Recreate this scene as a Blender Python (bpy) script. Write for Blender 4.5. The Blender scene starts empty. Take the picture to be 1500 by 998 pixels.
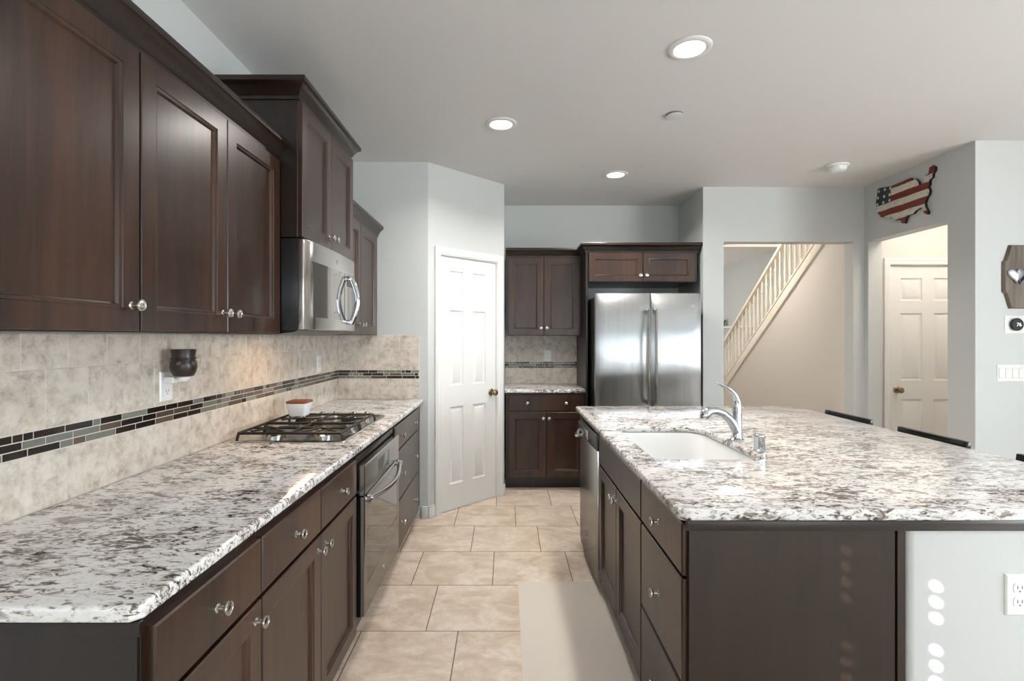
import bpy, bmesh, math, random
from mathutils import Vector, Matrix
C = bpy.context
SC = C.scene
COL = SC.collection
PI = math.pi
rnd = random.Random(7)

# ------------------------------------------------------------------ camera
cam = bpy.data.cameras.new('camera')
cam.sensor_fit = 'HORIZONTAL'; cam.sensor_width = 36; cam.lens = 18.0
cam.shift_x = 0.006; cam.shift_y = -0.004; cam.clip_start = 0.02; cam.clip_end = 60
camo = bpy.data.objects.new('camera', cam); COL.objects.link(camo)
camo.location = (0, 0, 1.395); camo.rotation_euler = (PI/2, 0, 0)
SC.camera = camo

# ------------------------------------------------------------------ light and exposure
SC.view_settings.view_transform = 'Standard'; SC.view_settings.look = 'None'
SC.view_settings.exposure = 0.16; SC.view_settings.gamma = 1.0
SC.view_settings.use_curve_mapping = False
SC.cycles.use_denoising = True
SC.cycles.max_bounces = 10; SC.cycles.diffuse_bounces = 5; SC.cycles.glossy_bounces = 5
SC.cycles.sample_clamp_indirect = 6.0
SC.cycles.caustics_reflective = False; SC.cycles.caustics_refractive = False
world = bpy.data.worlds.new('world'); SC.world = world; world.use_nodes = True
bg = world.node_tree.nodes['Background']
bg.inputs[0].default_value = (0.62, 0.78, 1.0, 1); bg.inputs[1].default_value = 1.2

def area(name, loc, rot, sx, sy, power, color, parent=None, shape='RECTANGLE', spread=PI):
    l = bpy.data.lights.new(name, 'AREA'); l.shape = shape; l.size = sx; l.size_y = sy
    l.energy = power; l.color = color; l.spread = spread
    o = bpy.data.objects.new(name, l); COL.objects.link(o); o.location = loc; o.rotation_euler = rot
    if parent: o.parent = parent
    return o
DAY = (0.86, 0.94, 1.0); WARM = (1.0, 0.88, 0.77)
# daylight standing in the patio door and the dining window behind the camera
area('patio_daylight', (1.8, -3.28, 1.10), (PI/2, 0, 0), 2.5, 2.1, 20, (.76, .90, 1.0))
area('dining_daylight', (5.26, -0.4, 1.35), (PI/2, 0, PI/2), 2.6, 1.6, 185, DAY)
area('kitchen_daylight', (-0.35, -3.28, 1.6), (PI/2, 0, 0), 1.0, 1.1, 18, DAY)
# hall, stairwell and closet passage lamps, out of sight above the openings
area('hall_lamp', (2.55, 6.0, 2.70), (0, 0, 0), 0.5, 0.5, 20, WARM)
area('stair_lamp', (3.7, 6.2, 4.1), (0, 0, 0), 0.5, 0.5, 40, WARM)
area('front_room_daylight', (1.95, 9.2, 1.6), (0, -PI/2, 0), 1.2, 1.4, 22, (1, .97, .93))
area('passage_lamp', (3.75, 3.9, 2.70), (0, 0, 0), 0.6, 0.4, 13, WARM)
sun = bpy.data.lights.new('sun', 'SUN'); sun.energy = 170; sun.angle = math.radians(0.40); sun.color = (1, .95, .88)
suno = bpy.data.objects.new('sun', sun); COL.objects.link(suno)
suno.rotation_euler = Vector((.645, .67, -.37)).to_track_quat('-Z', 'Y').to_euler(); suno.location = (-4, -4, 4)

# ------------------------------------------------------------------ material helpers
def lin(c):
    return tuple((x/12.92 if x <= .04045 else ((x+.055)/1.055)**2.4) for x in c)
def hexc(h):
    return lin(tuple(int(h[i:i+2], 16)/255 for i in (0, 2, 4)))
class NT:
    def __init__(s, name):
        s.m = bpy.data.materials.new(name); s.m.use_nodes = True
        s.t = s.m.node_tree; s.b = s.t.nodes['Principled BSDF']
    def n(s, kind, **kw):
        x = s.t.nodes.new(kind)
        for k, v in kw.items(): setattr(x, k, v)
        return x
    def l(s, a, b): s.t.links.new(a, b)
    def math(s, op, a, b=None, c=None):
        x = s.n('ShaderNodeMath', operation=op)
        for i, v in enumerate((a, b, c)):
            if v is None: continue
            if isinstance(v, (int, float)): x.inputs[i].default_value = v
            else: s.l(v, x.inputs[i])
        return x.outputs[0]
    def coord(s, which='Object', scale=(1, 1, 1), rot=(0, 0, 0), loc=(0, 0, 0)):
        tc = s.n('ShaderNodeTexCoord'); mp = s.n('ShaderNodeMapping')
        mp.inputs['Scale'].default_value = scale; mp.inputs['Rotation'].default_value = rot
        mp.inputs['Location'].default_value = loc
        s.l(tc.outputs[which], mp.inputs['Vector']); return mp.outputs[0]
    def noise(s, vec, scale, detail=3, rough=.5, dist=0.0):
        x = s.n('ShaderNodeTexNoise'); x.inputs['Scale'].default_value = scale
        x.inputs['Detail'].default_value = detail; x.inputs['Roughness'].default_value = rough
        x.inputs['Distortion'].default_value = dist
        if vec is not None: s.l(vec, x.inputs['Vector'])
        return x.outputs['Fac']
    def ramp(s, fac, stops, interp='LINEAR'):
        r = s.n('ShaderNodeValToRGB'); cr = r.color_ramp; cr.interpolation = interp
        while len(cr.elements) > 1: cr.elements.remove(cr.elements[-1])
        for i, (p, c) in enumerate(stops):
            e = cr.elements[0] if i == 0 else cr.elements.new(p)
            e.position = p; e.color = (c[0], c[1], c[2], 1) if not isinstance(c, (int, float)) else (c, c, c, 1)
        s.l(fac, r.inputs[0]); return r.outputs[0]
    def mix(s, fac, a, b, blend='MIX'):
        x = s.n('ShaderNodeMix', data_type='RGBA', blend_type=blend)
        for i, v in ((0, fac), (6, a), (7, b)):
            if isinstance(v, (int, float)): x.inputs[i].default_value = v
            elif isinstance(v, tuple): x.inputs[i].default_value = (v[0], v[1], v[2], 1)
            else: s.l(v, x.inputs[i])
        return x.outputs[2]
    def bump(s, h, strength=.2, dist=.01):
        x = s.n('ShaderNodeBump'); x.inputs['Strength'].default_value = strength
        x.inputs['Distance'].default_value = dist
        s.l(h, x.inputs['Height']); s.l(x.outputs[0], s.b.inputs['Normal'])
    def set(s, **kw):
        for k, v in kw.items():
            i = s.b.inputs[k.replace('_', ' ')]
            if isinstance(v, tuple): i.default_value = (v[0], v[1], v[2], 1)
            elif isinstance(v, (int, float)): i.default_value = v
            else: s.l(v, i)
        return s
def plain(name, h, rough=.5, metal=0.0, emit=0, spec=.5, coat=0):
    s = NT(name); c = hexc(h)
    s.set(Base_Color=c, Roughness=rough, Metallic=metal, Specular_IOR_Level=spec, Coat_Weight=coat)
    if emit: s.set(Emission_Color=c, Emission_Strength=emit)
    return s.m
def paint(name, h, bump=.06, rough=.6):
    s = NT(name); v = s.coord()
    n1 = s.noise(v, 1.2, 2); c = hexc(h)
    s.set(Base_Color=s.mix(s.math('MULTIPLY', n1, .12), c, tuple(x*.82 for x in c)), Roughness=rough)
    s.bump(s.noise(v, 90, 3, .6), bump, .004); return s.m
def wood(name, dark, light, rough=.3, along='z', coat=.15):
    s = NT(name)
    sc = {'z': (16, 16, 1.1), 'x': (1.1, 16, 16), 'y': (16, 1.1, 16)}[along]
    v = s.coord('Object', sc); g = s.noise(v, 1.6, 6, .62, 1.2)
    f = s.noise(s.coord('Object', tuple(x*5 for x in sc)), 2.5, 2, .6)
    big = s.noise(s.coord('Object', tuple(x**.5 for x in sc)), 1.1, 3, .5, .8)
    fac = s.math('ADD', s.math('MULTIPLY', g, .55), s.math('MULTIPLY', big, .45))
    col = s.ramp(fac, [(.36, hexc(dark)), (.64, hexc(light))])
    col = s.mix(s.math('MULTIPLY', f, .22), col, tuple(x*.6 for x in hexc(dark)))
    s.set(Base_Color=col, Roughness=rough, Coat_Weight=coat, Coat_Roughness=.22)
    return s.m
def steel(name, h, rough=.22, along='x', wav=0):
    s = NT(name)
    sc = {'x': (1, 60, 260), 'z': (260, 60, 1), 'y': (60, 1, 260)}[along]
    n = s.noise(s.coord('Object', sc), 2.0, 2, .6)
    s.set(Base_Color=hexc(h), Metallic=1.0, Roughness=s.math('ADD', s.math('MULTIPLY', n, .10), rough-.05))
    if wav:
        s.bump(s.noise(s.coord('Object', (7, 7, .9)), 1.0, 1, .4), wav, .02)
    return s.m

def brushed(name, h):
    s = NT(name)
    t = s.n('ShaderNodeTangent', direction_type='RADIAL', axis='Z')
    s.l(t.outputs[0], s.b.inputs['Tangent'])
    s.set(Base_Color=hexc(h), Metallic=1.0, Roughness=.30, Anisotropic=.93)
    s.bump(s.noise(s.coord('Object', (9, 9, 1.0)), 1.0, 2, .5), .25, .02)
    return s.m
M = {}
M['wall'] = paint('wall_paint', 'CACDCC')
M['ceiling'] = paint('ceiling_paint', 'E3E2E2', .25)
M['hallwall'] = paint('hall_wall_paint', 'D9D4CE')
M['white'] = plain('white_trim_paint', 'E9E9E6', .35)
M['cream'] = plain('stair_white_paint', 'EEE8DC', .35)
M['outlet'] = plain('white_plastic', 'ECECEA', .3)
M['wood'] = wood('espresso_fronts_lit', '1B0F0A', '432A1C', .29, 'z', .12)  # fronts lightened in colour for the floor reflection in their gloss
M['woodin'] = wood('espresso_carcase_shaded', '130B08', '271910', .33, 'z', .1)  # same wood kept darker in colour for panels that get less light
M['woodx'] = wood('espresso_wood_level_grain', '130B08', '2A1B12', .32, 'x', .1)
M['black'] = plain('black_enamel', '0B0B0C', .28)
M['blackmatte'] = plain('black_cast_iron', '16130F', .5)
M['shadowgap'] = plain('dark_recess', '0E0C0B', .8)
M['lacquer'] = plain('black_lacquer', '0A0807', .2, 0, 0, .35)
M['steel'] = steel('brushed_steel', 'BDBBB7', .20, 'x')
M['fsteel'] = brushed('refrigerator_steel', 'B4B6B7')
M['chrome'] = plain('chrome', 'CBCFD4', .05, 1)
M['nickel'] = plain('satin_nickel', 'D9D6CF', .2, 1)
M['brass'] = plain('antique_nickel', 'A8977B', .22, 1)
M['glass'] = plain('dark_oven_glass', '1C1B1A', .05, 0, 0, 1.0, 1.0)
M['mglass'] = plain('grey_mirrored_glass', '8A8885', .06, .75)
M['display'] = plain('grey_display', '63655F', .15)
M['sink'] = plain('white_enamel', 'F4F5F4', .12)
M['lens'] = plain('lamp_lens', 'FFFBF2', .4, 0, 9)
M['dish'] = plain('white_ceramic', 'F0F2F5', .15)
M['lid'] = wood('red_brown_wood_lid', '6B3B25', '8E5438', .4, 'x')
M['hinge'] = plain('hinge_grey', '7F7F7C', .35, .8)
M['slot'] = plain('slot_dark', '6E7072', .5)
M['fridge_side'] = plain('charcoal_steel', '24241F', .45, .2)

def granite():
    s = NT('granite')
    v = s.coord('Object', (1.0, 2.2, 2.2), (0, 0, .28))
    a = s.noise(v, 33, 5, .64, 1.0)
    a2 = s.noise(v, 80, 3, .6, .6)
    dens = s.noise(s.coord('Object', (1, 1.7, 1.7), (0, 0, .3), (3, 1, 0)), 5.5, 3, .6)
    f = s.math('ADD', a, s.math('MULTIPLY', s.math('SUBTRACT', dens, .5), .42))
    f = s.math('ADD', f, s.math('MULTIPLY', s.math('SUBTRACT', a2, .5), .26))
    base = s.ramp(f, [(.31, hexc('352D2A')), (.385, hexc('5E544F')), (.43, hexc('958D87')), (.47, hexc('CBC8C5')), (.545, hexc('E4E3E2')), (.66, hexc('E6E5E3')), (.82, hexc('D2CFCC'))])
    br = s.noise(s.coord('Object', (1.0, 2.3, 2.3), (0, 0, .25), (7, 2, 0)), 8, 4, .62, .7)
    base = s.mix(s.ramp(br, [(.59, 0.0), (.635, .8)]), base, hexc('80736A'))
    gl = s.noise(s.coord('Object', (1, 2, 2), (0, 0, .3), (1, 9, 0)), 16, 4, .65, .8)
    base = s.mix(s.ramp(gl, [(.55, 0.0), (.66, .42)]), base, hexc('B5A9A0'))
    s.set(Base_Color=base, Roughness=.10, Coat_Weight=.15, Coat_Roughness=.03)
    return s.m
M['granite'] = granite()

def travertine():
    s = NT('travertine_tile'); v = s.coord('Object')
    g = s.n('ShaderNodeNewGeometry'); r = g.outputs['Random Per Island']
    off = s.n('ShaderNodeVectorMath', operation='ADD'); s.l(v, off.inputs[0])
    cmb = s.n('ShaderNodeCombineXYZ'); s.l(s.math('MULTIPLY', r, 31), cmb.inputs[0]); s.l(s.math('MULTIPLY', r, 17), cmb.inputs[2])
    s.l(cmb.outputs[0], off.inputs[1]); vv = off.outputs[0]
    n1 = s.noise(vv, 17, 7, .74, .25); n2 = s.noise(vv, 46, 4, .6)
    col = s.ramp(n1, [(.34, hexc('A2978C')), (.44, hexc('CABFB3')), (.55, hexc('DED6CB')), (.70, hexc('E8E2DA'))])
    col = s.mix(s.math('MULTIPLY', n2, .24), col, hexc('B5A999'))
    col = s.mix(s.math('MULTIPLY', r, .18), col, hexc('B9AD9E'))
    s.set(Base_Color=col, Roughness=.42); s.bump(n2, .08, .004); return s.m
M['travertine'] = travertine()
M['grout'] = plain('grout_light', 'D2CDC4', .8)
def mosaic():
    s = NT('mosaic_glass'); g = s.n('ShaderNodeNewGeometry'); r = g.outputs['Random Per Island']
    col = s.ramp(r, [(0, hexc('1E1613')), (.26, hexc('7E7F74')), (.45, hexc('55473C')), (.62, hexc('2A1F1A')), (.76, hexc('8D8E82')), (.88, hexc('665648'))], 'CONSTANT')
    n = s.noise(s.coord('Object', (60, 60, 60)), 1.5, 4, .6, 1)
    col = s.mix(s.math('MULTIPLY', n, .35), col, hexc('3E3731'))
    s.set(Base_Color=col, Roughness=.12); return s.m
M['mosaic'] = mosaic()

def floor_surface():
    s = NT('floor_tile'); tc = s.n('ShaderNodeTexCoord'); sp = s.n('ShaderNodeSeparateXYZ')
    s.l(tc.outputs['Object'], sp.inputs[0]); X, Y = sp.outputs[0], sp.outputs[1]
    W, H = .457, .4475
    v = s.math('DIVIDE', s.math('SUBTRACT', Y, 2.422 - 20*H), H)
    row = s.math('FLOOR', v); fy = s.math('FRACT', v)
    u = s.math('DIVIDE', s.math('ADD', s.math('ADD', X, .2255 + 60*W), s.math('MULTIPLY', s.math('SUBTRACT', row, 19), .1535)), W)
    cx = s.math('FLOOR', u); fx = s.math('FRACT', u)
    ex = s.math('MULTIPLY', s.math('MINIMUM', fx, s.math('SUBTRACT', 1.0, fx)), W)
    ey = s.math('MULTIPLY', s.math('MINIMUM', fy, s.math('SUBTRACT', 1.0, fy)), H)
    d = s.math('MINIMUM', ex, ey)
    gm = s.math('LESS_THAN', d, .0024)
    cmb = s.n('ShaderNodeCombineXYZ'); s.l(cx, cmb.inputs[0]); s.l(row, cmb.inputs[1])
    wn = s.n('ShaderNodeTexWhiteNoise', noise_dimensions='3D'); s.l(cmb.outputs[0], wn.inputs['Vector'])
    off = s.n('ShaderNodeVectorMath', operation='MULTIPLY_ADD'); s.l(wn.outputs['Color'], off.inputs[0])
    off.inputs[1].default_value = (23, 19, 11); s.l(tc.outputs['Object'], off.inputs[2])
    vv = off.outputs[0]
    mp = s.n('ShaderNodeMapping'); s.l(vv, mp.inputs['Vector']); mp.inputs['Scale'].default_value = (1, 1.5, 1); mp.inputs['Rotation'].default_value = (0, 0, .5)
    n1 = s.noise(mp.outputs[0], 5, 6, .62, .9); n2 = s.noise(vv, 28, 5, .65, .4)
    col = s.ramp(n1, [(.34, hexc('BEA995')), (.46, hexc('D0BEAB')), (.58, hexc('DCCFC0')), (.72, hexc('E4DACE'))])
    col = s.mix(s.ramp(n2, [(.44, 0.0), (.70, .5)]), col, hexc('BBAA9A'))
    col = s.mix(s.math('MULTIPLY', wn.outputs['Value'], .15), col, hexc('C6B29E'))
    col = s.mix(gm, col, hexc('6F5D4F'))
    s.set(Base_Color=col, Roughness=s.math('ADD', s.math('MULTIPLY', gm, .5), .33))
    s.bump(s.math('MULTIPLY', s.ramp(d, [(0, 0.0), (.004, 1.0)]), 1.0), .25, .002)
    return s.m
M['floor'] = floor_surface()
M['mat'] = paint('pale_floor_patch', 'D2CAC0', .1, .75)

# ------------------------------------------------------------------ mesh helpers
class MB:
    def __init__(s): s.bm = bmesh.new()
    def box(s, x0, y0, z0, x1, y1, z1, mi=0):
        v = [s.bm.verts.new(p) for p in ((x0, y0, z0), (x1, y0, z0), (x1, y1, z0), (x0, y1, z0), (x0, y0, z1), (x1, y0, z1), (x1, y1, z1), (x0, y1, z1))]
        for f in ((0, 3, 2, 1), (4, 5, 6, 7), (0, 1, 5, 4), (1, 2, 6, 5), (2, 3, 7, 6), (3, 0, 4, 7)):
            s.bm.faces.new([v[i] for i in f]).material_index = mi
        return s
    def rings(s, rings, cap0=True, cap1=True, mi=0, closed=False):
        R = [[s.bm.verts.new(p) for p in r] for r in rings]
        n = len(R[0]); pairs = list(zip(R, R[1:])) + ([(R[-1], R[0])] if closed else [])
        for a, b in pairs:
            for i in range(n):
                j = (i+1) % n
                s.bm.faces.new((a[i], a[j], b[j], b[i])).material_index = mi
        if cap0 and not closed: s.bm.faces.new(R[0][::-1]).material_index = mi
        if cap1 and not closed: s.bm.faces.new(R[-1]).material_index = mi
        return s
    def rect(s, lst, mi=0, cap0=True, cap1=True):
        return s.rings([[(x0, y, z0), (x1, y, z0), (x1, y, z1), (x0, y, z1)] for (x0, x1, z0, z1, y) in lst], cap0, cap1, mi)
    def prism(s, poly, a0, a1, axis='z', mi=0):
        f = {'z': lambda p, h: (p[0], p[1], h), 'x': lambda p, h: (h, p[0], p[1]), 'y': lambda p, h: (p[0], h, p[1])}[axis]
        return s.rings([[f(p, a0) for p in poly], [f(p, a1) for p in poly]], mi=mi)
    def lathe(s, prof, c=(0, 0, 0), axis='z', n=20, mi=0):
        R = []
        for r, h in prof:
            r = max(r, 1e-4); q = []
            for i in range(n):
                a = 2*PI*i/n; x, y = r*math.cos(a), r*math.sin(a)
                p = {'z': (x, y, h), 'y': (x, h, y), 'x': (h, x, y)}[axis]
                q.append((p[0]+c[0], p[1]+c[1], p[2]+c[2]))
            R.append(q)
        return s.rings(R, mi=mi)
    def tube(s, pts, r, n=10, flat=1.0, up=None, mi=0):
        P = [Vector(p) for p in pts]; rs = r if isinstance(r, (list, tuple)) else [r]*len(P)
        R = []; ref = Vector(up) if up else None
        for i, p in enumerate(P):
            d = (P[min(i+1, len(P)-1)] - P[max(i-1, 0)]).normalized()
            if ref is None:
                ref = Vector((0, 0, 1)) if abs(d.z) < .9 else Vector((1, 0, 0))
            a = (ref - d*ref.dot(d)).normalized(); b = d.cross(a); ref = a
            R.append([tuple(p + a*(rs[i]*math.cos(2*PI*k/n)) + b*(rs[i]*flat*math.sin(2*PI*k/n))) for k in range(n)])
        return s.rings(R, mi=mi)
    def xf(s, m):
        bmesh.ops.transform(s.bm, matrix=m, verts=s.bm.verts); return s
    def build(s, name, mat, parent=None, bevel=0, seg=2, smooth=35, loc=None, shift=None):
        bm = s.bm
        bmesh.ops.recalc_face_normals(bm, faces=bm.faces)
        if bevel:
            es = [e for e in bm.edges if len(e.link_faces) == 2 and e.calc_face_angle(0) > math.radians(40)]
            bmesh.ops.bevel(bm, geom=es, offset=bevel, segments=seg, profile=.5, affect='EDGES', clamp_overlap=True)
        if smooth:
            for f in bm.faces: f.smooth = True
            for e in bm.edges:
                if len(e.link_faces) == 2 and e.calc_face_angle(0) > math.radians(smooth): e.smooth = False
        if shift: bmesh.ops.translate(bm, verts=bm.verts, vec=shift)
        me = bpy.data.meshes.new(name); bm.to_mesh(me); bm.free()
        for m in (mat if isinstance(mat, list) else [mat]): me.materials.append(m)
        o = bpy.data.objects.new(name, me); COL.objects.link(o)
        if parent: o.parent = parent
        if loc: o.location = loc
        return o
def thing(name, label, cat, loc=(0, 0, 0), rz=0, group=None):
    o = bpy.data.objects.new(name, None); COL.objects.link(o); o.empty_display_size = .1
    o.location = loc; o.rotation_euler = (0, 0, rz); return tag(o, label, cat, group)
def tag(o, label, cat, group=None):
    o['label'] = label; o['category'] = cat
    if group: o['group'] = group
    return o
def struct(o, label=None):
    o['kind'] = 'structure'
    if label: o['label'] = label
    return o
def sroot(name, loc, rz=0, label=None):
    o = bpy.data.objects.new(name, None); COL.objects.link(o); o.location = loc; o.rotation_euler = (0, 0, rz)
    return struct(o, label)
def inst(o, parent, loc, rot=None):
    c = o.copy(); COL.objects.link(c); c.parent = parent; c.location = loc
    if rot: c.rotation_euler = rot
    return c
def arc(cx, cy, r, a0, a1, n):
    return [(cx + r*math.cos(math.radians(a0+(a1-a0)*i/n)), cy + r*math.sin(math.radians(a0+(a1-a0)*i/n))) for i in range(n+1)]
def rrect(x0, x1, y0, y1, r, n=6):
    r = r if isinstance(r, (list, tuple)) else [r]*4
    return (arc(x0+r[0], y0+r[0], r[0], 180, 270, n) + arc(x1-r[1], y0+r[1], r[1], 270, 360, n)
            + arc(x1-r[2], y1-r[2], r[2], 0, 90, n) + arc(x0+r[3], y1-r[3], r[3], 90, 180, n))

# ------------------------------------------------------------------ room shell
CZ = 2.73
def wallm(name, boxes, mat, label=None):
    b = MB()
    for q in boxes: b.box(*q)
    return struct(b.build(name, mat, smooth=0), label)
struct(MB().box(-1.5, -3.4, -.1, 5.4, 10.7, 0).build('floor', M['floor'], smooth=0), 'beige square stone tile floor')
struct(MB().box(-1.5, -3.4, CZ, 5.4, 5.4, CZ+.1).build('ceiling', M['ceiling'], smooth=0), 'pale textured kitchen ceiling')
b = MB().box(1.70, 5.4, CZ, 3.20, 10.7, CZ+.1).box(3.20, 7.63, CZ, 4.4, 10.7, CZ+.1)
struct(b.build('ceiling_hall', M['ceiling'], smooth=0), 'hall ceiling beyond the wide opening')
wallm('wall_left', [(-1.41, -3.3, 0, -1.29, -2.1, CZ), (-1.41, -.1, 0, -1.29, 4.04, CZ), (-1.41, -2.1, 0, -1.29, -.1, .95), (-1.41, -2.1, 2.25, -1.29, -.1, CZ)], M['wall'], 'pale grey wall behind the cooktop run')
wallm('wall_end', [(-1.41, 3.92, 0, -.597, 4.04, CZ)], M['wall'], 'pale grey wall at the end of the cooktop counter')
PW = sroot('wall_pantry', (-.597, 3.92, 0), PI/4, 'angled pale grey wall holding the pantry door')
LD = .823
b = MB().box(0, 0, 0, .116, .1, CZ).box(.737, 0, 0, LD, .1, CZ).box(.116, 0, 2.045, .737, .1, CZ)
b.build('wall_face', M['wall'], PW, smooth=0)
wallm('wall_return', [(-.115, 4.50, 0, -.015, 5.34, CZ)], M['wall'])
wallm('wall_alcove', [(-.115, 5.22, 0, 1.76, 5.34, CZ)], M['wall'], 'pale grey wall above the refrigerator cabinets')
wallm('wall_refrigerator', [(1.76, 4.57, 0, 1.88, 10.6, CZ)], M['wall'], 'grey return wall beside the refrigerator')
wallm('wall_hall', [(1.88, 4.57, 0, 1.944, 4.69, CZ), (3.10, 4.57, 0, 3.20, 4.69, CZ), (1.944, 4.57, 2.24, 3.10, 4.69, CZ)], M['wall'], 'grey wall around the wide opening to the stairs')
wallm('wall_right', [(3.20, 4.52, 0, 3.32, 4.69, CZ), (3.20, 3.49, 0, 3.32, 3.709, CZ), (3.20, 3.709, 2.235, 3.32, 4.52, CZ)], M['wall'], 'grey wall around the opening under the map sign')
wallm('wall_dining', [(3.32, 3.49, 0, 5.2, 3.61, CZ)], M['wall'], 'grey wall carrying the plaque and thermostat')
wallm('wall_east', [(5.1, -3.3, 0, 5.22, -1.8, CZ), (5.1, 1.0, 0, 5.22, 3.5, CZ), (5.1, -1.8, 0, 5.22, 1.0, .5), (5.1, -1.8, 2.2, 5.22, 1.0, CZ)], M['wall'])
wallm('wall_south', [(-1.41, -3.3, 0, -.9, -3.18, CZ), (.2, -3.3, 0, .5, -3.18, CZ), (3.1, -3.3, 0, 5.22, -3.18, CZ), (.5, -3.3, 2.15, 3.1, -3.18, CZ), (-.9, -3.3, 0, .2, -3.18, 1.0), (-.9, -3.3, 2.2, .2, -3.18, CZ)], M['wall'])
wallm('wall_closet', [(3.32, 4.60, 0, 3.448, 4.72, CZ), (4.158, 4.60, 0, 4.40, 4.72, CZ), (3.448, 4.60, 2.04, 4.158, 4.72, CZ), (4.40, 3.61, 0, 4.52, 4.72, CZ), (3.448, 4.70, 0, 4.158, 4.72, 2.04)], M['hallwall'], 'cream wall around the white passage door')
wallm('wall_stair', [(4.17, 4.72, 0, 4.29, 10.6, 4.2)], M['wall'], 'grey wall beyond the stair balusters')
wallm('wall_stairwell', [(3.10, 4.72, CZ+.1, 3.20, 7.75, 4.2), (3.20, 4.62, CZ+.1, 4.29, 4.72, 4.2), (3.20, 7.63, CZ+.1, 4.29, 7.73, 4.2), (3.10, 4.62, 4.2, 4.29, 7.75, 4.28)], M['cream'])
wallm('wall_front', [(1.76, 10.5, 0, 4.29, 10.62, CZ)], M['wall'])
# unseen wall added outside to keep direct sun off the patio door
wallm('wall_sun_block', [(-6.7, -8.3, 0, 2.5, -8.0, 5.4)], M['hallwall'])
struct(MB().box(-16, -16, -.3, 14, -3.4, -.12).build('ground', plain('patio_concrete', 'B5B1A8', .8), smooth=0))

def window_frame(name, horizontal, a0, a1, z0, z1, at, mull):
    b = MB(); t = .05; d = .04
    def bx(p0, p1, q0, q1):
        if horizontal: b.box(p0, at-d, q0, p1, at+d, q1)
        else: b.box(at-d, p0, q0, at+d, p1, q1)
    bx(a0, a0+t, z0, z1); bx(a1-t, a1, z0, z1); bx(a0, a1, z0, z0+t); bx(a0, a1, z1-t, z1)
    for m in mull: bx(m-t/2, m+t/2, z0, z1)
    return struct(b.build(name, M['white'], smooth=0))
window_frame('door_3', True, .5, 3.1, 0, 2.15, -3.24, [1.8])
window_frame('window_1', True, -.9, .2, 1.0, 2.2, -3.24, [-.35])
window_frame('window_2', False, -1.8, 1.0, .5, 2.2, 5.16, [-.4])
window_frame('window_3', False, -2.1, -.1, .95, 2.25, -1.36, [])
# closed slatted blind on window_3; its cord holes let thin sunbeams through
bl = thing('window_blind', 'closed white slatted blind on the window behind the camera', 'blind', (-1.335, -1.1, .95))
b = MB(); hy = (-.944, -1.206); hs = .0048; sp = .0445
openk = ({25, 24, 23, 22, 19, 18, 17}, {26, 25, 24, 22, 21, 20, 18, 17})
b.box(-1.337, -2.12, .93, -1.335, -.08, .973)
for k in range(29):
    z0 = .973 + k*sp; z1 = z0 + sp; zc = (z0+z1)/2
    y = -2.12
    for hi, h in sorted(enumerate(hy), key=lambda t: t[1]):
        b.box(-1.337, y, z0, -1.335, h-hs, z1); y = h+hs
        if k not in openk[hi]:
            b.box(-1.337, h-hs, z0, -1.335, h+hs, z1)
        else:
            b.box(-1.337, h-hs, z0, -1.335, h+hs, zc-hs); b.box(-1.337, h-hs, zc+hs, -1.335, h+hs, z1)
    b.box(-1.337, y, z0, -1.335, -.08, z1)
b.build('blind_slats', M['white'], bl, smooth=0, shift=(1.335, 1.1, -.95))
MB().box(-1.345, -2.1, 2.20, -1.30, -.1, 2.25).build('headrail', M['white'], bl, shift=(1.335, 1.1, -.95))

# baseboards
def baseb(name, boxes, rz=0, loc=(0, 0, 0)):
    b = MB()
    for (x0, y0, x1, y1) in boxes:
        b.box(x0, y0, 0, x1, y1, .085).box(x0 if x1-x0 > y1-y0 else x0, y0, .085, x1, y1, .095)
    o = b.build(name, M['white'], bevel=.004); o.rotation_euler = (0, 0, rz); o.location = loc
    return struct(o)
baseb('baseboard_end', [(-.645, 3.905, -.600, 3.92)])
baseb('baseboard_pantry', [(0.003, -.015, .060, 0), (.793, -.015, LD, 0)], PI/4, (-.597, 3.92, 0))
baseb('baseboard_dining', [(3.20, 3.475, 5.1, 3.49)])
baseb('baseboard_hall', [(1.885, 4.555, 1.944, 4.57), (3.10, 4.555, 3.185, 4.57)])
baseb('baseboard_right', [(3.185, 3.475, 3.20, 3.709), (3.185, 4.52, 3.20, 4.57)])

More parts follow.
